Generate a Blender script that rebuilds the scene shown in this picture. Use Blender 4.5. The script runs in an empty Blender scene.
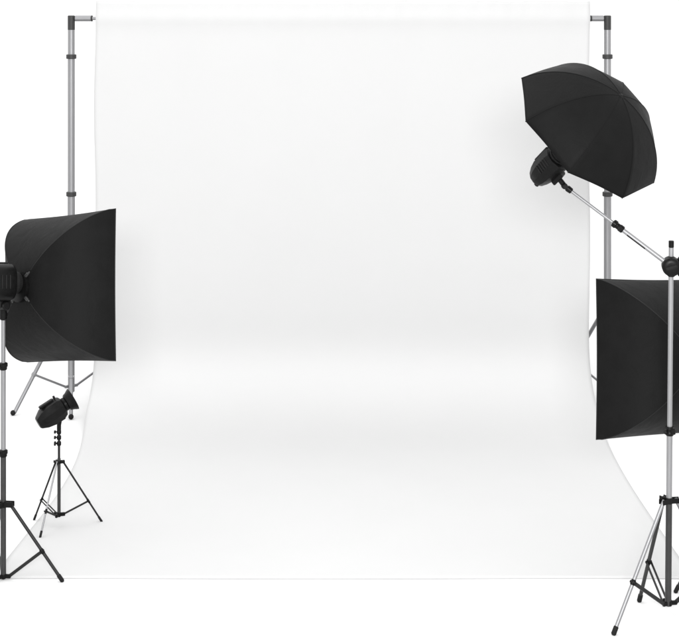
import bpy, bmesh, math, random
from mathutils import Vector, Matrix
random.seed(7)
S = bpy.context.scene
COL = S.collection
PI = math.pi

# ------------------------------------------------------------------ camera
F = 1500.0            # focal length in photo pixels (photo is 679 wide)
CH = 2.74             # camera height
HY = -3.0             # photo row of the horizon
CX = 339.5
cam = bpy.data.cameras.new('camera')
cam.sensor_fit = 'HORIZONTAL'; cam.sensor_width = 36.0
cam.lens = 36.0 * F / 679.0
cam.shift_y = -(319.5 - HY) / 679.0
cam.clip_start = 0.1; cam.clip_end = 200
camo = bpy.data.objects.new('camera', cam); COL.objects.link(camo)
camo.location = (0, 0, CH); camo.rotation_euler = (PI / 2, 0, 0)
S.camera = camo

def at(px, py, d):
    """world point seen at photo pixel (px,py) at distance d in front of the camera"""
    return Vector(((px - CX) * d / F, d, CH - (py - HY) * d / F))
def gd(py):
    """distance of the floor seen at photo row py"""
    return F * CH / (py - HY)
def ground(px, py):
    return at(px, py, gd(py))

# ------------------------------------------------------------------ light
w = bpy.data.worlds.new('World'); S.world = w; w.use_nodes = True
bg = w.node_tree.nodes['Background']
bg.inputs[0].default_value = (1, 1, 1, 1); bg.inputs[1].default_value = 1.85

def area(name, loc, target, sx, sy, power):
    l = bpy.data.lights.new(name, 'AREA'); l.shape = 'RECTANGLE'; l.size = sx; l.size_y = sy
    l.energy = power; l.color = (1, 1, 1)
    o = bpy.data.objects.new(name, l); COL.objects.link(o); o.location = loc
    o.rotation_euler = (Vector(target) - Vector(loc)).to_track_quat('-Z', 'Y').to_euler()
    return o
area('overhead_lamp', (-2.2, 8.6, 8.5), (-0.9, 8.8, 0), 11, 9, 330)
area('fill_lamp', (0.0, -0.4, 3.2), (0.0, 9.0, 1.0), 1.5, 0.65, 600)  # added fill just above the camera, evens out the backdrop

S.view_settings.view_transform = 'Standard'; S.view_settings.look = 'None'
S.view_settings.exposure = 0.0; S.view_settings.gamma = 1.0
S.view_settings.use_curve_mapping = False
S.cycles.max_bounces = 8

# ------------------------------------------------------------------ materials
def material(name, col, rough=0.5, metal=0.0, spec=0.5, noise=0.0, nscale=40, bump=0.0, bscale=300, wrinkle=0.0, wscale=7,
             sheen=0.0, rvar=0.0, stretch=None):
    m = bpy.data.materials.new(name); m.use_nodes = True
    nt = m.node_tree; b = nt.nodes['Principled BSDF']
    b.inputs['Base Color'].default_value = (*col, 1); b.inputs['Roughness'].default_value = rough
    b.inputs['Metallic'].default_value = metal; b.inputs['Specular IOR Level'].default_value = spec
    if sheen:
        b.inputs['Sheen Weight'].default_value = sheen; b.inputs['Sheen Roughness'].default_value = 0.4
    tc = nt.nodes.new('ShaderNodeTexCoord')
    src = tc.outputs['Object']
    if stretch:
        mp = nt.nodes.new('ShaderNodeMapping'); mp.inputs['Scale'].default_value = stretch
        nt.links.new(src, mp.inputs[0]); src = mp.outputs[0]
    if noise or rvar:
        n = nt.nodes.new('ShaderNodeTexNoise'); n.inputs['Scale'].default_value = nscale
        n.inputs['Detail'].default_value = 5
        nt.links.new(src, n.inputs['Vector'])
        if noise:
            r = nt.nodes.new('ShaderNodeMapRange')
            r.inputs['From Min'].default_value = 0.3; r.inputs['From Max'].default_value = 0.7
            r.inputs['To Min'].default_value = 1 - noise; r.inputs['To Max'].default_value = 1 + noise
            nt.links.new(n.outputs['Fac'], r.inputs['Value'])
            mx = nt.nodes.new('ShaderNodeVectorMath'); mx.operation = 'SCALE'
            mx.inputs[0].default_value = col
            nt.links.new(r.outputs[0], mx.inputs['Scale'])
            nt.links.new(mx.outputs[0], b.inputs['Base Color'])
        if rvar:
            r2 = nt.nodes.new('ShaderNodeMapRange')
            r2.inputs['From Min'].default_value = 0.3; r2.inputs['From Max'].default_value = 0.7
            r2.inputs['To Min'].default_value = rough - rvar; r2.inputs['To Max'].default_value = rough + rvar
            nt.links.new(n.outputs['Fac'], r2.inputs['Value'])
            nt.links.new(r2.outputs[0], b.inputs['Roughness'])
    if bump:
        n2 = nt.nodes.new('ShaderNodeTexNoise'); n2.inputs['Scale'].default_value = bscale
        n2.inputs['Detail'].default_value = 3
        nt.links.new(src, n2.inputs['Vector'])
        bp = nt.nodes.new('ShaderNodeBump'); bp.inputs['Strength'].default_value = bump
        bp.inputs['Distance'].default_value = 0.002
        nt.links.new(n2.outputs['Fac'], bp.inputs['Height'])
        nt.links.new(bp.outputs[0], b.inputs['Normal'])
        if wrinkle:
            n3 = nt.nodes.new('ShaderNodeTexNoise'); n3.inputs['Scale'].default_value = wscale
            n3.inputs['Detail'].default_value = 4; n3.inputs['Distortion'].default_value = 0.6
            nt.links.new(src, n3.inputs['Vector'])
            b3 = nt.nodes.new('ShaderNodeBump'); b3.inputs['Strength'].default_value = wrinkle
            b3.inputs['Distance'].default_value = 0.02
            nt.links.new(n3.outputs['Fac'], b3.inputs['Height'])
            nt.links.new(b3.outputs[0], bp.inputs['Normal'])
    return m

M = {}
M['floor'] = material('studio_floor_white', (0.56, 0.56, 0.56), 0.75, spec=0.2, noise=0.01, nscale=3)
M['wall'] = material('studio_wall_white', (0.62, 0.62, 0.62), 0.9, spec=0.1, noise=0.01, nscale=2)
M['cloth'] = material('off_white_cloth', (0.428, 0.428, 0.428), 0.95, spec=0.05, noise=0.006, nscale=2.5, bump=0.15, bscale=500, wrinkle=0.05, wscale=2.2)
M['alu'] = material('satin_aluminium', (0.20, 0.20, 0.205), 0.45, metal=0.7, noise=0.05, nscale=30, rvar=0.05, stretch=(8, 8, 0.6))
M['alu_pale'] = material('pale_aluminium', (0.21, 0.21, 0.215), 0.45, metal=0.6, noise=0.05, nscale=30, rvar=0.05, stretch=(8, 8, 0.6))
M['graphite'] = material('graphite_tube', (0.03, 0.03, 0.03), 0.38, metal=0.4, spec=0.3, noise=0.1, nscale=30, rvar=0.05)
M['black_tube'] = material('black_tube', (0.007, 0.007, 0.007), 0.4, spec=0.25, noise=0.1, nscale=30, rvar=0.06)
M['plastic'] = material('black_plastic', (0.0035, 0.0035, 0.0035), 0.36, spec=0.10, noise=0.15, nscale=60, bump=0.1, bscale=700, rvar=0.07)
M['rubber'] = material('black_rubber', (0.006, 0.006, 0.006), 0.65, spec=0.15, noise=0.15, nscale=60)
M['collar'] = material('charcoal_collar', (0.018, 0.018, 0.018), 0.5, spec=0.3, noise=0.15, nscale=60)
M['nylon'] = material('black_nylon', (0.006, 0.006, 0.006), 0.5, spec=0.03, noise=0.1, nscale=14, bump=0.2, bscale=700, rvar=0.04, wrinkle=0.22, wscale=8)
M['umbrella'] = material('black_umbrella_cloth', (0.006, 0.006, 0.006), 0.5, spec=0.03, noise=0.08, nscale=14, bump=0.2, bscale=700, rvar=0.04, wrinkle=0.22, wscale=8)
M['piping'] = material('black_piping', (0.006, 0.006, 0.006), 0.6, spec=0.2)
M['diffuser'] = material('white_diffuser', (0.8, 0.8, 0.8), 0.8, spec=0.2, noise=0.02, nscale=20)
M['silver'] = material('silver_lining', (0.7, 0.7, 0.72), 0.35, metal=0.8, noise=0.05, nscale=20)
M['chrome'] = material('bright_steel', (0.6, 0.6, 0.6), 0.25, metal=1.0, noise=0.03, nscale=60)
M['glass'] = material('frosted_glass', (0.75, 0.75, 0.72), 0.3, noise=0.02, nscale=30)
M['dot_white'] = material('plain_white', (0.85, 0.85, 0.85), 0.4, noise=0.02, nscale=30)
M['screen'] = material('dark_display', (0.02, 0.025, 0.03), 0.15, noise=0.05, nscale=60)

# ------------------------------------------------------------------ mesh helpers
def frame_of(z):
    z = z.normalized()
    a = Vector((0, 0, 1)) if abs(z.z) < 0.9 else Vector((0, 1, 0))
    x = a.cross(z).normalized(); y = z.cross(x)
    return x, y, z

class MB:
    def __init__(s): s.bm = bmesh.new()
    def rings(s, rings, cap0=True, cap1=True, closed=True):
        rows = [[s.bm.verts.new(p) for p in r] for r in rings]
        n = len(rows[0])
        for a, b in zip(rows, rows[1:]):
            for i in range(n if closed else n - 1):
                j = (i + 1) % n
                s.bm.faces.new((a[i], a[j], b[j], b[i]))
        if cap0: s.bm.faces.new(list(reversed(rows[0])))
        if cap1: s.bm.faces.new(rows[-1])
        return s
    def lathe(s, o, axis, prof, seg=24, cap0=True, cap1=True):
        """prof: list of (distance along axis, radius)"""
        x, y, z = frame_of(axis); o = Vector(o)
        return s.rings([[o + z * t + x * (r * math.cos(2 * PI * i / seg)) + y * (r * math.sin(2 * PI * i / seg))
                         for i in range(seg)] for t, r in prof], cap0, cap1)
    def tube(s, p0, p1, r0, r1=None, seg=18, bev=None):
        p0 = Vector(p0); p1 = Vector(p1); L = (p1 - p0).length
        r1 = r0 if r1 is None else r1
        b = min(r0, r1) * 0.25 if bev is None else bev
        b = min(b, L * 0.3)
        return s.lathe(p0, p1 - p0, [(0, r0 - b), (b, r0), (L - b, r1), (L, r1 - b)], seg)
    def hollow(s, o, axis, L, r, wall, seg=24):
        return s.lathe(o, axis, [(0, r - wall), (0, r), (L, r), (L, r - wall), (0.002, r - wall)], seg, True, True)
    def box(s, c, x, y, z, hx, hy, hz, bev=0.0):
        """oriented box; x,y,z axis vectors; half sizes; chamfered"""
        c = Vector(c); x = x.normalized(); y = y.normalized(); z = z.normalized()
        b = min(bev, hx * .45, hy * .45, hz * .45)
        def ring(ax, ay, zz):
            pts = []
            for sx, sy in ((1, 1), (-1, 1), (-1, -1), (1, -1)):
                if b > 0:
                    q = [(sx * ax, sy * (ay - b)), (sx * (ax - b), sy * ay)]
                    if sx * sy < 0: q.reverse()
                    pts += q
                else: pts.append((sx * ax, sy * ay))
            return [c + x * u + y * v + z * zz for u, v in pts]
        if b > 0:
            return s.rings([ring(hx - b, hy - b, -hz), ring(hx, hy, -hz + b), ring(hx, hy, hz - b), ring(hx - b, hy - b, hz)])
        return s.rings([ring(hx, hy, -hz), ring(hx, hy, hz)])
    def ball(s, c, r, seg=16):
        n = 8
        return s.lathe(Vector(c) - Vector((0, 0, r)), Vector((0, 0, 1)),
                       [(r - r * math.cos(PI * (k + 0.35) / (n - 0.3)), r * math.sin(PI * (k + 0.35) / (n - 0.3))) for k in range(n)], seg)
    def loft(s, o, x, y, z, secs, n=32, ex=4.0):
        """superellipse sections (t, half_x, half_y[, dx, dy]) along z"""
        o = Vector(o); R = []
        for sec in secs:
            t, hx, hy = sec[:3]; dx, dy = (sec[3], sec[4]) if len(sec) > 3 else (0, 0)
            r = []
            for i in range(n):
                a = 2 * PI * (i + 0.5) / n; ca, sa = math.cos(a), math.sin(a)
                k = (abs(ca) ** ex + abs(sa) ** ex) ** (-1 / ex)
                r.append(o + z * t + x * (hx * k * ca + dx) + y * (hy * k * sa + dy))
            R.append(r)
        return s.rings(R)
    def build(s, name, mat, parent=None, origin=None, sharp=35, smooth=True):
        bmesh.ops.recalc_face_normals(s.bm, faces=s.bm.faces)
        me = bpy.data.meshes.new(name)
        org = Vector((0, 0, 0))
        if origin is not None: org = Vector(origin)
        elif parent is not None: org = parent.matrix_world_origin if False else ROOT[parent.name]
        bmesh.ops.translate(s.bm, verts=s.bm.verts, vec=-org)
        s.bm.to_mesh(me); s.bm.free()
        me.materials.append(mat)
        if smooth:
            me.shade_smooth(); me.set_sharp_from_angle(angle=math.radians(sharp))
        o = bpy.data.objects.new(name, me); COL.objects.link(o)
        if parent is not None: o.parent = parent
        else: o.location = org
        ROOT[o.name] = org
        return o
ROOT = {}

def thing(name, loc, label, cat, group=None):
    o = bpy.data.objects.new(name, None); COL.objects.link(o); o.location = loc
    o.empty_display_size = 0.1
    tag(o, label, cat, group); ROOT[o.name] = Vector(loc)
    return o
def tag(o, label, cat, group=None):
    o['label'] = label; o['category'] = cat; o['kind'] = 'thing'
    if group: o['group'] = group

# ------------------------------------------------------------------ setting
m = MB()
m.rings([[Vector((x, y, 0)) for x in (-9, 9)] for y in (-7, 14)], False, False, False)
fl = m.build('floor', M['floor'], smooth=False); fl['kind'] = 'structure'
m = MB()
rows = []
for k in range(13):
    a = PI / 2 * k / 12
    rows.append((14 + 2 * math.sin(a), 2 - 2 * math.cos(a)))
rows.append((16, 6.5))
m.rings([[Vector((x, y, z)) for x in (-9, 9)] for y, z in rows], False, False, False)
bk = m.build('background', M['wall']); bk['kind'] = 'structure'

# ------------------------------------------------------------------ backdrop cloth
def make_backdrop():
    d0 = 10.0; r = 0.62; ry = 1.15
    xl = (94.5 - CX) * d0 / F; xr = (589.5 - CX) * d0 / F
    ztop = CH - (1.2 - HY) * d0 / F
    zbar = CH - (18 - HY) * (d0 + .05) / F
    dfront = gd(579)
    path = []
    # header ruffle, over the bar, then straight down
    zs = [ztop, ztop - .02, ztop - .045, zbar + .035, zbar + .02, zbar, zbar - .02, zbar - .04, zbar - .07, zbar - .12]
    for z in zs:
        bulge = 0.010 * math.exp(-((z - zbar) / 0.05) ** 2)
        path.append((d0 + .02 - bulge, z))
    n = 46
    for k in range(1, n + 1):
        path.append((d0 + 0.02 * (1 - k / n), zs[-1] + (r + .004 - zs[-1]) * k / n))
    # the bend, curvature fading in and out
    NB = 60; seg = []; yy_ = zz_ = 0.0
    for k in range(NB):
        f = (k + .5) / NB; a = PI / 2 * (f - math.sin(2 * PI * f) / (2 * PI))
        yy_ -= math.sin(a) / NB; zz_ -= math.cos(a) / NB; seg.append((yy_, zz_))
    for yv, zv in seg:
        path.append((d0 - ry * yv / seg[-1][0], .004 + r - r * zv / seg[-1][1]))
    n = 50
    for k in range(1, n + 1):
        path.append((d0 - ry + (dfront - d0 + ry) * k / n, .004 - .0018 * (k / n)))
    NX = 120; rings = []
    for i, (y, z) in enumerate(path):
        f = i / (len(path) - 1)
        row = []
        onfloor = z < .006
        for k in range(NX + 1):
            u = k / NX
            ex = 0.006 * math.sin(z * 5 + 1) * (1 - u) - 0.006 * math.sin(z * 4.1) * u
            xx = xl + (xr - xl) * u + ex * min(1.0, max(0.0, z - .03) / .7)
            # very slight hanging waves, dying out towards the sweep
            wv = 0.0
            if not onfloor:
                h = min(1.0, max(0.0, (z - 0.1) / 1.2))
                wv = h * (0.0022 * math.sin(u * 31 + 0.6 * math.sin(z * 1.3)) + 0.0016 * math.sin(u * 57 + 1.7 + z * .35)
                          + 0.0014 * math.sin(u * 13 - z * .8))
                top = math.exp(-((ztop - z) / 0.12) ** 2)
                wv += top * 0.004 * math.sin(u * 150 + math.sin(u * 23) * 2)
            zz = z
            if i == 0: zz += 0.0025 * math.sin(u * 43) + 0.0015 * math.sin(u * 101 + 1)
            yy = y + wv
            if onfloor:
                g = (d0 - ry - y) / (d0 - ry - dfront)
                zz = z + 0.0012 * (1 + math.sin(u * 17 + g * 6)) * math.sin(PI * min(1, max(0, g))) ** 2 * min(1, 12 * u * (1 - u))
                yy += g * 0.004 * math.sin(u * 9 + .5)
            g2 = (d0 - .30 - y) / (d0 - .30 - dfront)
            if g2 > 0:                                           # the sides draw in a little before they flare
                bp_ = max(0.0, math.sin(PI * min(1, g2) ** .85)) ** 1.4
                xx += bp_ * (.085 * (1 - u) ** 3 - .035 * u ** 3)
            row.append(Vector((xx, yy, zz)))
        rings.append(row)
    m = MB(); m.rings(rings, False, False, False)
    o = m.build('backdrop', M['cloth'], origin=(0, d0, 0))
    sm = o.modifiers.new('thickness', 'SOLIDIFY'); sm.thickness = 0.0005; sm.offset = 1
    tag(o, 'plain off-white cloth backdrop hanging from the crossbar and sweeping out over the floor', 'backdrop')
    # hem stitched along the front edge
    h = MB(); pts = [rings[-1][k] for k in range(0, NX + 1, 4)]
    hem = []
    for p in pts:
        hem.append([p + Vector((0, -.001 + .0016 * math.cos(a), .0000 + .0007 * math.sin(a))) for a in [2 * PI * i / 8 for i in range(8)]])
    h.rings(hem)
    h.build('hem', M['cloth'], o)
make_backdrop()

# ------------------------------------------------------------------ tripod helper
def tripod(root, c, feet, z_collar, z_hub, leg_mats, leg_r, hub_r, brace_frac, brace_r, col_mat, brace_mat,
           lug=0.03, foot_mat=None, foot_style='tip', double=(), collar_h=0.03, leg_len=None):
    """c = Vector on the floor under the pole; feet = floor points"""
    up = Vector((0, 0, 1))
    m = MB(); m.lathe(c + up * (z_collar - collar_h / 2), up, [(0, hub_r * .9), (.004, hub_r), (collar_h - .004, hub_r), (collar_h, hub_r * .9)])
    for f in feet:
        d = (f - c); d.z = 0; d.normalize(); sd = up.cross(d)
        for sgn in (-1, 1):
            m.box(c + up * z_collar + d * (hub_r + lug * .4) + sd * (sgn * (leg_r + .003)), d, sd, up, lug * .75, .0025, collar_h * .42, .002)
    m.build('leg_collar', col_mat, root)
    m = MB(); m.lathe(c + up * (z_hub - .012), up, [(0, hub_r * .7), (.004, hub_r * .85), (.022, hub_r * .85), (.026, hub_r * .7)])
    for f in feet:
        d = (f - c); d.z = 0; d.normalize(); sd = up.cross(d)
        m.box(c + up * z_hub + d * (hub_r + .006), d, sd, up, .014, .006, .009, .002)
    m.build('brace_hub', col_mat, root)
    for i, f in enumerate(feet):
        d = (f - c); d.z = 0; d.normalize(); sd = up.cross(d)
        top = c + up * z_collar + d * (hub_r + lug * .6)
        lm = leg_mats[i]
        ax = (f - top).normalized()
        end = f - ax * (leg_r * 1.2)
        end.z = max(end.z, leg_r * 1.05)
        m = MB(); m.tube(top - ax * .008, end, leg_r, leg_r * .95)
        leg = m.build('leg', lm, root)
        m = MB()
        if foot_style == 'ball':
            m.ball(f + up * (leg_r * 1.35), leg_r * 1.35)
        else:
            m.lathe(end - ax * .03, ax, [(0, leg_r * .9), (.003, leg_r * 1.22), (.034, leg_r * 1.25), (.04, leg_r * .8)])
        m.build('rubber_foot', foot_mat or M['rubber'], leg)
        # brace from hub to leg
        b0 = c + up * z_hub + d * (hub_r + .012)
        b1 = top.lerp(end, brace_frac)
        m = MB(); axb = (b1 - b0).normalized(); nb = axb.cross(sd)
        if i in double:
            for sgn in (-1, 1):
                m.box((b0 + b1) / 2 + sd * (sgn * (leg_r + .004)), axb, sd, nb, (b1 - b0).length / 2, .0022, brace_r * .7, .001)
        else:
            m.box((b0 + b1) / 2, axb, sd, nb, (b1 - b0).length / 2, brace_r * .6, brace_r, .0015)
        m.build('brace', brace_mat, root)
        # pivot bolt on the leg
        m = MB(); m.tube(b1 - sd * (leg_r + .007), b1 + sd * (leg_r + .007), leg_r * .8, seg=10)
        m.lathe(b1 - ax * .012, ax, [(0, leg_r * 1.05), (.002, leg_r * 1.2), (.022, leg_r * 1.2), (.024, leg_r * 1.05)], 14)
        m.build('pivot', col_mat, leg)

def knob(m, base, d, r=.012, L=.03):
    """tightening knob: stem plus fluted grip"""
    m.tube(base, base + d * L * .5, r * .4, seg=10)
    x, y, z = frame_of(d); o = base + d * L * .45
    R = []
    for t, k in ((0, .8), (.15, 1), (.8, 1), (1, .8)):
        R.append([o + z * (t * L * .6) + (x * math.cos(a) + y * math.sin(a)) * (r * k * (1 + .1 * math.cos(5 * a)))
                  for a in [2 * PI * i / 30 for i in range(30)]])
    m.rings(R)

UP = Vector((0, 0, 1))
def zr(py, d): return CH - (py - HY) * d / F

# ------------------------------------------------------------------ backdrop stands and crossbar
def backdrop_stand(px, side, label):
    """side=+1: crossbar leaves to the right"""
    D = 10.07; s = F / D
    c = Vector(((px - CX) / s, D, 0))
    t = thing('backdrop_stand', c, label, 'backdrop stand', 'stands holding up the backdrop')
    zt = zr(15.2, D); r = 3.5 / s
    zj1 = zr(56.5, D); zj2 = zr(194, D)
    m = MB()
    m.tube(c + UP * zr(300, D), c + UP * (zj2), r * 1.06)
    m.build('lower_pole', M['alu'], t)
    m = MB(); m.tube(c + UP * zj2, c + UP * zj1, r * 1.0); m.build('middle_pole', M['alu'], t)
    m = MB(); m.tube(c + UP * zj1, c + UP * (zt - .09), r * .97); m.build('upper_pole', M['alu'], t)
    # base tube going down to the brace hub
    m = MB(); m.tube(c + UP * zr(392, D), c + UP * zr(299, D), r * .95); m.build('base_tube', M['alu'], t)
    for z in (zj1, zj2):
        m = MB(); m.lathe(c + UP * (z - .015), UP, [(0, r * 1.3), (.003, r * 1.45), (.027, r * 1.45), (.03, r * 1.3)])
        m.build('collar', M['collar'], t)
    # elbow at the top: carries the bar; its dark colour stands in for a dark reflection
    m = MB()
    m.tube(c + UP * (zt - .10), c + UP * (zt - .001), r * 1.04, bev=.004)
    m.build('elbow', M['collar'], t)
    if side > 0: feet = [ground(13, 415.5), ground(71, 419.5), Vector((c.x + .34, c.y + .26, 0))]
    else: feet = [ground(664, 415.5), ground(612, 419.5), Vector((c.x - .30, c.y + .34, 0))]
    tripod(t, c, feet, zr(312, D), zr(386, D), [M['alu']] * 3, 1.95 / s, r * 1.2, .62, 1.05 / s, M['alu'], M['alu'],
           lug=.02, foot_mat=M['rubber'], foot_style='ball', collar_h=.05)
    return c, zt, r
cL, zt, rp = backdrop_stand(71.3, 1, 'left silver tripod backdrop stand rising behind the softbox')
cR, _, _ = backdrop_stand(607.5, -1, 'right silver tripod backdrop stand rising behind the black umbrella')
zb = zt - .021
t = thing('crossbar', Vector(((cL.x + cR.x) / 2, cL.y, zb)), 'horizontal silver crossbar running through the top of the backdrop between both stands', 'crossbar')
sB = F / 10.07
xa = (92.6 - CX) / sB; xb = (590.2 - CX) / sB
m = MB(); m.tube((xa - .002, cL.y - .008, zb), (xb + .002, cL.y - .008, zb), .011); m.build('inner_bar', M['alu'], t)
for x0, x1 in ((cL.x + rp * 1.0, xa), (cR.x - rp * 1.0, xb)):
    sg = 1 if x1 > x0 else -1
    m = MB(); m.tube((x0, cL.y, zb), (x1 - sg * .006, cL.y, zb), .020); sl = m.build('bar_sleeve', M['alu'], t)
    m = MB(); m.tube((x1 - sg * .009, cL.y, zb), (x1, cL.y, zb), .0212); m.build('end_ring', M['collar'], sl)

# ------------------------------------------------------------------ studio flash head
def flash_head(name, apex, ax, up, L, h, label, group, facets=(32, 3.6), body_gap=.03, reflector=None, taper=.82, rx=None):
    """apex: front mouth; ax: aim direction; body lies behind the mouth"""
    ax = ax.normalized(); x = ax.cross(up).normalized(); y = x.cross(ax)
    t = thing(name, apex - ax * (body_gap + L * .5), label, 'flash light', group)
    b = -ax
    hx = rx or h
    m = MB()
    m.loft(apex, x, y, b, [(body_gap, hx * .70, h * .70), (body_gap + .006, hx * .92, h * .92), (body_gap + .02, hx, h),
                           (body_gap + L * .6, hx * .98, h * .98), (body_gap + L * .8, hx * (.5 + taper * .5), h * (.5 + taper * .5)),
                           (body_gap + L * .97, hx * taper * .93, h * taper * .93), (body_gap + L, hx * taper * .82, h * taper * .82)], n=facets[0], ex=facets[1])
    body = m.build('body', M['plastic'], t, sharp=28)
    # cooling slots along both flanks
    for sg in (-1, 1):
        m = MB()
        for k in range(5):
            m.box(apex + b * (body_gap + L * (.18 + .085 * k)) + x * (sg * hx * .985), b, y, x, L * .012, h * .36, .003, .0012)
        m.build('vent', M['rubber'], body)
    # ridge on the top
    m = MB(); m.box(apex + b * (body_gap + L * .36) + y * (h * 1.01), b, x, y, L * .28, hx * .28, .006, .004)
    m.build('ridge', M['plastic'], body)
    # rear panel with display and dial
    rp_ = apex + b * (body_gap + L)
    m = MB(); m.box(rp_ + b * .0015 + y * (h * .2), x, y, b, hx * taper * .55, h * .22, .002, .001); m.build('display', M['screen'], body)
    m = MB(); m.lathe(rp_ - y * (h * .32) + x * (hx * .15), b, [(0, h * .2), (.01, h * .19), (.012, h * .15)], 20); m.build('dial', M['rubber'], body)
    # bayonet mouth
    m = MB(); m.lathe(apex + b * (body_gap + .008), ax, [(0, h * .6), (.002, h * .74), (body_gap * .55, h * .74), (body_gap * .6, h * .62), (body_gap, h * .6), (body_gap + .006, h * .58)], 28)
    m.build('bayonet_ring', M['rubber'], t)
    return t, x, y, b

# ------------------------------------------------------------------ softbox
def softbox(edge_px, side, theta, tz, W, L, label, ring_r=.07):
    """edge_px=(px,py,d): middle of the near vertical edge. side=+1: near edge is the right one (aims right and away)"""
    e = at(*edge_px)
    st, ct = math.sin(theta), math.cos(theta)
    vy = tz / st; vx = vy * e.x / e.y
    v = Vector((vx, vy, 1))                               # up along the rim, top leaning away
    th = Vector((-side * ct, st, side * ct * vx - st * vy)).normalized()   # along the rim away from the near edge
    v.normalize()
    n = th.cross(v) * (1 if side < 0 else -1)
    n = n if n.y > 0 else -n
    n.normalize()
    R = W / 2; lip = .035
    rim = e + th * R                                      # centre of the front rim
    apex = rim - n * (L + lip)
    x = th * (-side)                                      # picture right
    t = thing('softbox', apex, label, 'softbox', 'square softboxes')
    NS = 16; NU = 26
    def section(u):
        r = ring_r * .8 + (R - ring_r * .8) * (math.sin(u * 1.30) / math.sin(1.30)) ** .95
        z = L * ((1 - math.cos(u * 1.30)) / (1 - math.cos(1.30))) ** .95
        return r, z
    rings = []
    def ring(r, z, sag):
        pts = []
        for q in range(4):
            a0 = PI / 4 + q * PI / 2; a1 = a0 + PI / 2
            c0 = (math.cos(a0) * 2 ** .5, math.sin(a0) * 2 ** .5); c1 = (math.cos(a1) * 2 ** .5, math.sin(a1) * 2 ** .5)
            for k in range(NS):
                f = k / NS
                sx = c0[0] + (c1[0] - c0[0]) * f; sy = c0[1] + (c1[1] - c0[1]) * f
                s_ = 1 - sag * math.sin(PI * f) ** 1.0
                pts.append(apex + n * z + x * (sx * r * s_) + v * (sy * r * s_))
        return pts
    for k in range(NU + 1):
        u = .05 + .95 * k / NU
        r, z = section(u)
        rings.append(ring(r, z, .035 * math.sin(PI * u) + .012))
    rings.append(ring(R * 1.004, L + lip * .5, .016)); rings.append(ring(R * 1.012, L + lip, .018))
    # fold inward: lip thickness, then a recessed silver lining
    rings.append(ring(R - .006, L + lip, .010)); rings.append(ring(R - .006, L + lip * .35, .012))
    m = MB(); m.rings(rings, True, False)
    sk = m.build('fabric_shell', M['nylon'], t, sharp=30)
    m = MB(); m.rings([ring(R - .0075, L + lip * .3, .012), ring(R - .0075, L + lip * .3 - .003, .012)])
    m.build('diffuser', M['diffuser'], t)
    # piping along the four seams and the rim
    for q in range(4):
        m = MB(); rr = []
        idx = q * NS
        for k in range(0, NU + 3):
            p = rings[k][idx]
            out = (p - apex); out = (out - n * out.dot(n)).normalized()
            sd = n.cross(out)
            rr.append([p + out * (.0022 * math.cos(a)) + sd * (.0022 * math.sin(a)) for a in [2 * PI * i / 6 for i in range(6)]])
        m.rings(rr); m.build('seam', M['piping'], sk)
    m = MB()
    loop = rings[NU + 2]
    rr = []
    for i, p in enumerate(loop):
        out = (p - rim); out = out.normalized()
        rr.append([p + out * (.003 * math.cos(a)) + n * (.003 * math.sin(a)) for a in [2 * PI * i2 / 8 for i2 in range(8)]])
    rr.append([q_.copy() for q_ in rr[0]])
    m.rings(rr, False, False); m.build('rim_piping', M['piping'], sk)
    # speed ring with rod sockets and lever
    m = MB(); m.lathe(apex - n * .02, n, [(0, ring_r * .82), (.003, ring_r), (.022, ring_r), (.03, ring_r * .85)], 32)
    sr = m.build('speed_ring', M['plastic'], t)
    for q in range(4):
        a = PI / 4 + q * PI / 2
        d = x * math.cos(a) + v * math.sin(a)
        m = MB(); m.tube(apex - n * .008 + d * ring_r * .85, apex - n * .002 + d * ring_r * 1.28, .008, seg=12)
        m.tube(apex - n * .002 + d * ring_r * 1.22, apex + n * .004 + d * ring_r * 1.4, .005, seg=10)
        m.build('rod_socket', M['graphite'], sr)
    return apex, n, v, x

# ------------------------------------------------------------------ light stands
def light_stand(cpx, gy, head_pt, feet, ys, label, top_tilt=None):
    d = gd(gy); c = ground(cpx, gy); s = F / d
    t = thing('light_stand', c, label, 'light stand', 'tripod light stands')
    zc1 = zr(ys['c1'], d); zc2 = zr(ys['c2'], d); zleg = zr(ys['leg'], d); zh = zr(ys['hub'], d)
    r = 2.5 / s
    m = MB(); m.tube(c + UP * (zh - .012), c + UP * zc2, r * 1.12); m.build('lower_tube', M['graphite'], t)
    m = MB(); m.tube(c + UP * zc2, c + UP * zc1, r * .98); m.build('middle_tube', M['alu'], t)
    m = MB(); m.tube(c + UP * zc1, head_pt, r * .85); m.build('upper_tube', M['alu'], t)
    for z in (zc1, zc2):
        m = MB(); m.lathe(c + UP * (z - .018), UP, [(0, r * 1.3), (.004, r * 1.5), (.014, r * 1.5), (.016, r * 1.75), (.030, r * 1.75), (.034, r * 1.3)])
        m.box(c + UP * z - Vector((r * 1.7, 0, 0)), Vector((1, 0, 0)), Vector((0, 1, 0)), UP, .008, .008, .010, .003)
        cl = m.build('collar', M['plastic'], t)
        m = MB(); knob(m, c + UP * z - Vector((r * 1.6, .004, 0)), Vector((-.8, -.6, 0)).normalized(), .011, .026); m.build('knob', M['rubber'], cl)
    tripod(t, c, feet, zleg, zh, [M['black_tube'], M['alu'], M['black_tube']], 1.7 / s, r * 1.35, ys['bf'], 1.6 / s,
           M['plastic'], M['black_tube'], lug=.03, collar_h=.03)
    return t

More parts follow.
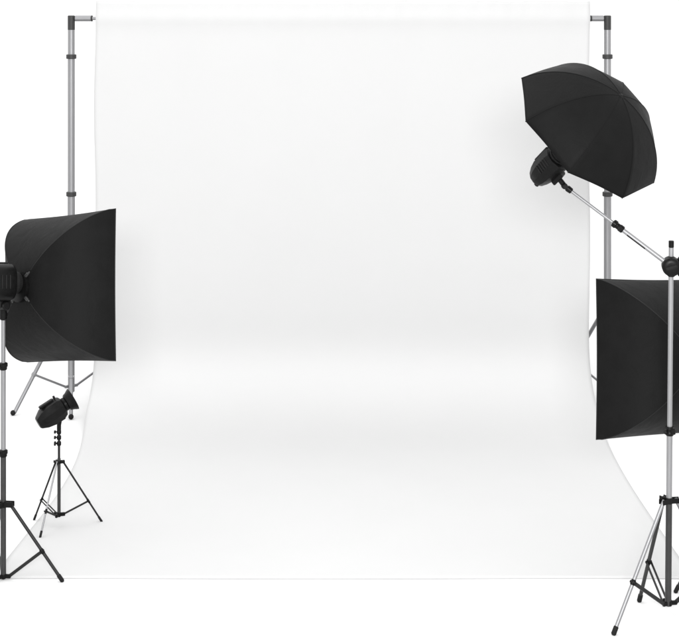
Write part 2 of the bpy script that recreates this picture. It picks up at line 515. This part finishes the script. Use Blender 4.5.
def mount_under(t, x, y, b, apex, body_gap, L, h, frac, drop):
    """swivel bracket beneath a flash head; returns the spigot foot"""
    p = apex + b * (body_gap + L * frac) - y * h
    q = p - UP * drop
    m = MB()
    m.box(p - y * .012, b, x, y, .03, .018, .016, .004)
    m.tube(p - x * .03 - y * .02, p + x * .03 - y * .02, .022)
    m.tube(q, p - y * .02, .017)
    br = m.build('swivel_bracket', M['plastic'], t)
    m = MB(); knob(m, p - x * .028 - y * .02, -x, .017, .035); knob(m, q + UP * .025, -b * .6 - x * .4, .012, .03)
    m.build('knob', M['rubber'], br)
    m = MB(); m.box(p + b * .045 - y * .03, (b - y * .6).normalized(), x, (y + b * .6).normalized(), .04, .008, .008, .003)
    m.build('handle', M['rubber'], br)
    return q

# left softbox, its head and stand
apexL, nL, vL, xL = softbox((115, 284, 7.11), +1, math.radians(43), .15, .70, .255,
                            'black square softbox in front of the left backdrop stand, its back bulging to camera')
mouthL = apexL - nL * .02 + vL * .022
hd, hx_, hy_, hb_ = flash_head('flash_head', mouthL, nL, vL, .26, .088,
                               'black flash head behind the left softbox, cut by the photo edge', 'studio flash heads', body_gap=.045, rx=.08)
qL = mount_under(hd, hx_, hy_, hb_, mouthL, .045, .26, .088, .12, .085)
cpx = CX + (qL.x) * F / qL.y
print('left mount', cpx, qL, 'apex px', CX + apexL.x * F / apexL.y, HY + (CH - apexL.z) * F / apexL.y)
cgl = Vector((qL.x, qL.y, 0)); gyl = HY + CH * F / qL.y
fr = ground(63, 582)
r0 = (fr - cgl).length; a0 = math.atan2(fr.y - cgl.y, fr.x - cgl.x)
feetL = [fr] + [cgl + Vector((r0 * math.cos(a0 + k * 2 * PI / 3), r0 * math.sin(a0 + k * 2 * PI / 3), 0)) for k in (1, 2)]
light_stand(cpx, gyl, qL + UP * .01, feetL, dict(c1=366, c2=453, leg=504, hub=576, bf=.62),
            'tall light stand at the left edge carrying the left softbox light')

# right softbox, its head and stand (mostly outside the frame)
apexR, nR, vR, xR = softbox((597, 358.5, 7.12), -1, math.radians(33), .085, .735, .26,
                            'black square softbox behind the boom stand, cut by the right photo edge')
hd, hx_, hy_, hb_ = flash_head('flash_head', apexR - nR * .02, nR, vR, .26, .088,
                               'black flash head mounted on the back of the right softbox', 'studio flash heads', body_gap=.045, rx=.08)
qR = mount_under(hd, hx_, hy_, hb_, apexR - nR * .02, .045, .26, .088, .28, .085)
cpx = CX + (qR.x) * F / qR.y
print('right mount', cpx, qR, 'apex px', CX + apexR.x * F / apexR.y)
cgr = Vector((qR.x, qR.y, 0)); gyr = HY + CH * F / qR.y
fr = ground(675, 593)
r0 = (fr - cgr).length; a0 = math.atan2(fr.y - cgr.y, fr.x - cgr.x)
feetR = [fr] + [cgr + Vector((r0 * math.cos(a0 + k * 2 * PI / 3), r0 * math.sin(a0 + k * 2 * PI / 3), 0)) for k in (1, 2)]
light_stand(cpx, gyr, qR + UP * .01, feetR, dict(c1=440, c2=478, leg=515, hub=582, bf=.62),
            'light stand carrying the right softbox light, only one foot inside the frame')

# ------------------------------------------------------------------ small background light
def background_light():
    gy = 526; d = gd(gy); c = ground(59, gy); s = F / d
    t = thing('light_stand', c, 'short black tripod light stand standing on the sweep edge of the backdrop', 'light stand', 'tripod light stands')
    zleg = zr(462, d); zh = zr(514.5, d); ztop = zr(428, d)
    m = MB(); m.tube(c + UP * (zh - .012), c + UP * (zleg + .02), 1.7 / s); m.build('lower_tube', M['graphite'], t)
    m = MB(); m.tube(c + UP * zleg, c + UP * ztop, 1.25 / s); m.build('upper_tube', M['black_tube'], t)
    feet = [ground(34, 520), ground(102, 522), ground(40, 538)]
    tripod(t, c, feet, zleg, zh, [M['black_tube'], M['black_tube'], M['alu']], .95 / s, 2.2 / s, .66, .9 / s, M['plastic'], M['black_tube'],
           lug=.016, collar_h=.016, double=(0,))
    for py in (432, 437.5, 443.5):
        m = MB(); z = zr(py, d)
        m.lathe(c + UP * (z - .011), UP, [(0, .009), (.004, .0115), (.018, .0115), (.022, .009)], 14)
        kb = m.build('collar', M['plastic'], t)
        m = MB(); knob(m, c + UP * z - Vector((.008, 0, 0)), Vector((-1, -.25, .1)).normalized(), .011 if py > 440 else .008, .017); m.build('knob', M['rubber'], kb)
    # head
    ax = Vector((.80, .38, .46)).normalized()
    mouth = at(64.5, 404.5, d - .0)
    L = .155; h = .058
    t2 = thing('flash_head', mouth - ax * .1, 'small black flash head with bell reflector, tilted up on the short stand', 'flash light', 'studio flash heads')
    x = ax.cross(UP).normalized(); y = x.cross(ax); b = -ax
    m = MB()
    m.loft(mouth, x, y, b, [(.004, .036, .036), (.012, .050, .050), (.03, h, h), (.085, h * 1.02, h * 1.02, 0, -.003), (.125, h * .9, h * .86, 0, -.004),
                            (L, h * .62, h * .56, 0, -.008), (L + .006, h * .5, h * .44, 0, -.008)], n=10, ex=2.6)
    body = m.build('body', M['plastic'], t2, sharp=25)
    m = MB(); m.box(mouth + b * .08 + y * (h * 1.0), b, x, y, .04, .013, .006, .003)
    m.box(mouth + b * .075 - x * (h * 1.0) + y * .012, b, y, x, .05, .006, .003, .0015)
    m.build('ridge', M['plastic'], body)
    m = MB(); m.tube(mouth + b * .03 + y * h, mouth + b * .03 + y * (h + .014), .006, seg=10); m.build('release_button', M['rubber'], body)
    for k in range(1):
        m = MB()
        for j in range(4):
            m.box(mouth + b * (.05 + .014 * j) - x * (h * 1.0) - y * .02, b, y, x, .003, .018, .002, .001)
        m.build('vent', M['rubber'], body)
    m = MB(); m.lathe(mouth + b * .006, ax, [(0, .033), (.003, .036), (.014, .036), (.018, .033)], 24); m.build('bayonet_ring', M['plastic'], t2)
    # bell reflector, open toward the cloth
    prof = [(.010, .032), (.013, .042), (.020, .046), (.026, .047), (.034, .051), (.042, .056), (.048, .0585), (.050, .0605), (.052, .0595),
            (.050, .057), (.038, .048), (.024, .040), (.016, .030)]
    m = MB(); m.lathe(mouth, ax, prof, 40); rf = m.build('reflector', M['plastic'], t2)
    side = (-x * .55 + y * .35).normalized()
    m = MB(); o = mouth + ax * .036 + side * .0515; m.lathe(o, side, [(0, .0065), (.003, .0062), (.004, .0045)], 16); m.build('white_dot', M['dot_white'], rf)  # small white dot on the reflector's flank
    m = MB(); m.ball(mouth + ax * .028, .016); m.build('flash_tube', M['glass'], rf)
    # bracket to the stand
    top = c + UP * ztop
    m = MB(); p = mouth + b * .045 - y * (h * .95)
    m.tube(top - UP * .012, top + UP * .022, .011, seg=14); m.tube(top + UP * .01, p + y * .01, .010, seg=12); m.box(p, b, x, y, .018, .014, .010, .003)
    m.build('swivel_bracket', M['plastic'], t2)
background_light()

# ------------------------------------------------------------------ boom stand
def boom():
    gy = 618; d = gd(gy); s = F / d
    c = ground(668, gy)
    top = at(671.3, 241, d)
    lean = (top - c) / top.z
    def P(py):
        z = zr(py, d); return c + lean * z
    t = thing('boom_stand', c, 'silver boom stand with tilted arm at right, in front of the right softbox', 'boom stand', 'tripod light stands')
    r = 2.5 / s
    m = MB(); m.tube(P(606), P(497), r * 1.28); m.build('lower_tube', M['graphite'], t)
    m = MB(); m.tube(P(501), P(429), r * 1.16); m.build('middle_tube', M['alu_pale'], t)
    m = MB(); m.tube(P(433), P(247), r * 1.0); m.build('upper_tube', M['alu_pale'], t)
    m = MB(); m.tube(P(247.5), P(240.6), r * 1.08, bev=.002); m.build('end_cap', M['plastic'], t)
    m = MB(); z = zr(431, d)
    o = P(431)
    m.lathe(o - UP * .02, UP, [(0, r * 1.4), (.005, r * 1.7), (.012, r * 1.7), (.016, r * 1.5), (.026, r * 1.5), (.03, r * 1.75), (.040, r * 1.6)])
    m.box(o + Vector((.012, -.012, 0)), Vector((1, 0, 0)), Vector((0, 1, 0)), UP, .01, .01, .012, .003)
    cl = m.build('collar', M['plastic'], t)
    m = MB(); knob(m, o - Vector((.012, .004, .003)), Vector((-.85, -.4, 0)).normalized(), .009, .014); m.build('knob', M['rubber'], cl)
    feet = [ground(613, 635.5), ground(639, 602), c + Vector((.30, .04, 0))]
    tripod(t, c + lean * zr(500, d) - Vector((0, 0, zr(500, d))) + Vector((0, 0, 0)), feet, zr(500.5, d), zr(603, d),
           [M['alu'], M['graphite'], M['alu']], 2.0 / s, r * 1.5, .62, 1.9 / s, M['plastic'], M['black_tube'], lug=.028, collar_h=.026, double=(1,))
    # pivot clamp
    pc = P(266)
    m = MB()
    fwd = Vector((-.15, -1, 0)).normalized()
    m.lathe(pc - fwd * .030, fwd, [(0, .036), (.004, .041), (.060, .041), (.066, .037), (.070, .030), (.071, .018)], 36)
    m.tube(pc + Vector((0, -.004, -.046)), pc + Vector((0, -.004, .043)), r * 1.55)
    clamp = m.build('pivot_clamp', M['plastic'], t)
    m = MB(); m.box(pc + fwd * .045, Vector((.9, 0, .25)).normalized(), Vector((-.25, 0, .9)).normalized(), fwd, .026, .008, .009, .004)
    m.build('clamp_lever', M['rubber'], clamp)
    m = MB(); m.lathe(pc + Vector((.028, -.005, -.001)), Vector((1, .05, -.05)), [(0, .034), (.006, .043), (.016, .043), (.02, .040), (.12, .040), (.126, .044), (.15, .044), (.155, .036)], 32)
    m.build('counterweight', M['plastic'], clamp)
    # arm
    end = at(566.5, 187.5, 6.77)
    pj = pc + fwd * .012
    a = (end - pj); La = a.length; an = a.normalized()
    j = pj + an * (La * .50)
    m = MB(); m.tube(pj + an * .02, j, 2.35 / s); arm = m.build('boom_arm', M['alu_pale'], t)
    m = MB(); m.tube(j - an * .01, end, 1.65 / s); m.build('inner_tube', M['alu_pale'], arm)
    m = MB(); m.lathe(j - an * .028, an, [(0, .012), (.004, .0165), (.020, .0165), (.024, .014), (.036, .014), (.04, .018), (.054, .018), (.058, .012)], 20)
    cj = m.build('arm_collar', M['plastic'], arm)
    m = MB(); sd = an.cross(Vector((0, 1, 0))).normalized(); knob(m, j + Vector((0, -.012, 0)), Vector((.2, -.9, -.4)).normalized(), .010, .022); m.build('knob', M['rubber'], cj)
    dn = an.cross(Vector((0, 1, 0))).normalized()
    dn = dn if dn.z < 0 else -dn
    m = MB(); q0 = pj + an * (La * .24); q1 = pj + an * (La * .41); ofs = dn * (1.7 / s) + Vector((0, -1.5 / s, 0))
    m.box((q0 + q1) / 2 + ofs, an, dn, an.cross(dn), (q1 - q0).length / 2, .003, .004, .001); m.build('under_strip', M['rubber'], arm)  # dark strip along part of the arm's underside
    m = MB(); m.lathe(end + an * -.03, an, [(0, .009), (.003, .0135), (.024, .015), (.030, .011), (.042, .011)], 18); m.build('spigot', M['plastic'], arm)
    return end, an
bend, ban = boom()

# ------------------------------------------------------------------ umbrella and its flash head
def umbrella():
    dc = 6.62; s = F / dc
    c = Vector((1.0945, dc, 2.1515))
    n = Vector((0.5081, -0.5413, 0.6700)).normalized()
    U = Vector((0.2903, -0.0131, -0.2308)); V = Vector((-0.1337, -0.3118, -0.1505))
    R = .371
    U = (U - n * U.dot(n)).normalized() * R; V = (V - n * V.dot(n)); V = (V - U * (V.dot(U) / R ** 2)).normalized() * R
    hcap = .243
    phm = 2 * math.atan(hcap / R); rs = R / math.sin(phm)
    t = thing('umbrella', c, 'large black photo umbrella with eight panels tilted on the end of the boom', 'umbrella')
    NP = 8; NS = 12; NR = 22
    def pt(ang, f, rad=1.0, pull=0.0, off=0.0):
        """f 0 at tip, 1 at rim along a rib"""
        ph = phm * f
        r = (rs + off) * math.sin(ph) * rad; h = (rs + off) * math.cos(ph) - rs * math.cos(phm)
        return c + (U * math.cos(ang) + V * math.sin(ang)) * (r / R) + n * h
    rings = []
    for k in range(NR + 1):
        f = .03 + .97 * k / NR
        row = []
        for p in range(NP):
            for q in range(NS):
                g = q / NS; ang = 2 * PI * (p + g) / NP
                chord = math.cos(PI / NP) / math.cos(PI / NP * (2 * g - 1))      # flat between the ribs
                b = math.sin(PI * g)
                mix = .85
                rad = 1 + (chord - 1) * mix
                ff = f * (1 - .014 * b * f ** 3)                                 # scalloped hem
                row.append(pt(ang, ff, rad))
        rings.append(row)
    m = MB(); m.rings(rings, True, False)
    cano = m.build('canopy', M['umbrella'], t, sharp=180)
    mod = cano.modifiers.new('thickness', 'SOLIDIFY'); mod.thickness = .0015; mod.offset = -1
    # silver lining a little inside
    m = MB(); m.rings([[v_ - n * .003 - (v_ - c).normalized() * .007 for v_ in row] for row in rings[:-1]], True, False)
    m.build('silver_lining', M['silver'], t, sharp=180)
    for p in range(NP):
        ang = 2 * PI * p / NP
        m = MB(); rr = []
        for k in range(NR + 1):
            f = .03 + .97 * k / NR
            q = pt(ang, f, 1, 0, .0006); tang = (-U * math.sin(ang) + V * math.cos(ang)).normalized(); out = (q - c).normalized()
            rr.append([q + tang * (.0009 * math.cos(a)) + out * (.0006 * math.sin(a)) for a in [2 * PI * i / 6 for i in range(6)]])
        m.rings(rr); m.build('seam', M['umbrella'], cano)
        m = MB(); rr = []
        for k in range(NR + 1):
            f = .05 + .955 * k / NR
            q = pt(ang, f, 1, 0, -.010); tang = (-U * math.sin(ang) + V * math.cos(ang)).normalized(); out = (q - c).normalized()
            rr.append([q + tang * (.002 * math.cos(a)) + out * (.002 * math.sin(a)) for a in [2 * PI * i / 6 for i in range(6)]])
        m.rings(rr); rib = m.build('rib', M['chrome'], t)
        e = pt(ang, 1.0, 1, 0, -.002); dirr = (pt(ang, 1.0) - pt(ang, .97)).normalized()
        m = MB(); m.tube(e - dirr * .008, e + dirr * .0015, .0026, seg=10); m.build('rib_tip', M['rubber'], rib)
    tip = c + n * (rs - rs * math.cos(phm))
    m = MB(); m.lathe(tip - n * .012, n, [(0, .010), (.010, .010), (.013, .006), (.018, .0055), (.020, .003)], 16); m.build('ferrule', M['piping'], t)
    m = MB(); m.tube(tip, c - n * .40, .004, seg=12); m.build('shaft', M['chrome'], t)
    # flash head aimed into the umbrella
    mouth = c - n * (44 / s) + Vector((0, 0, .018))
    L = .17
    yy = Vector((.35, .1, .55)); 
    hd, x, y, b = flash_head('flash_head', mouth, n, UP, L, .063, 'black flash head on the boom tip, aimed up into the umbrella', 'studio flash heads',
                             body_gap=.025, rx=.060, taper=.70, facets=(10, 2.6))
    # reflector cup
    m = MB(); m.lathe(mouth, n, [(-.004, .040), (.0, .050), (.02, .056), (.045, .062), (.047, .060), (.02, .052), (.004, .040)], 32)
    m.build('reflector', M['plastic'], hd)
    # bracket from the body to the boom spigot
    p = mouth + b * (.025 + L * .42)
    e = bend
    m = MB()
    dv = (e - p).normalized()
    m.tube(e + ban * .008, p + dv * .05, .012, seg=16)
    m.box(p + dv * .066, b, dv.cross(b).normalized(), dv, .034, .022, .012, .004)
    sdx = dv.cross(Vector((0, 1, 0))).normalized()
    m.tube(e - Vector((0, .016, 0)) + ban * .012, e + Vector((0, .016, 0)) + ban * .012, .014, seg=16)
    br = m.build('swivel_bracket', M['plastic'], hd)
    m = MB(); knob(m, e + ban * .012 - Vector((0, .014, 0)), Vector((0, -1, 0)), .011, .02); m.build('knob', M['rubber'], br)
umbrella()
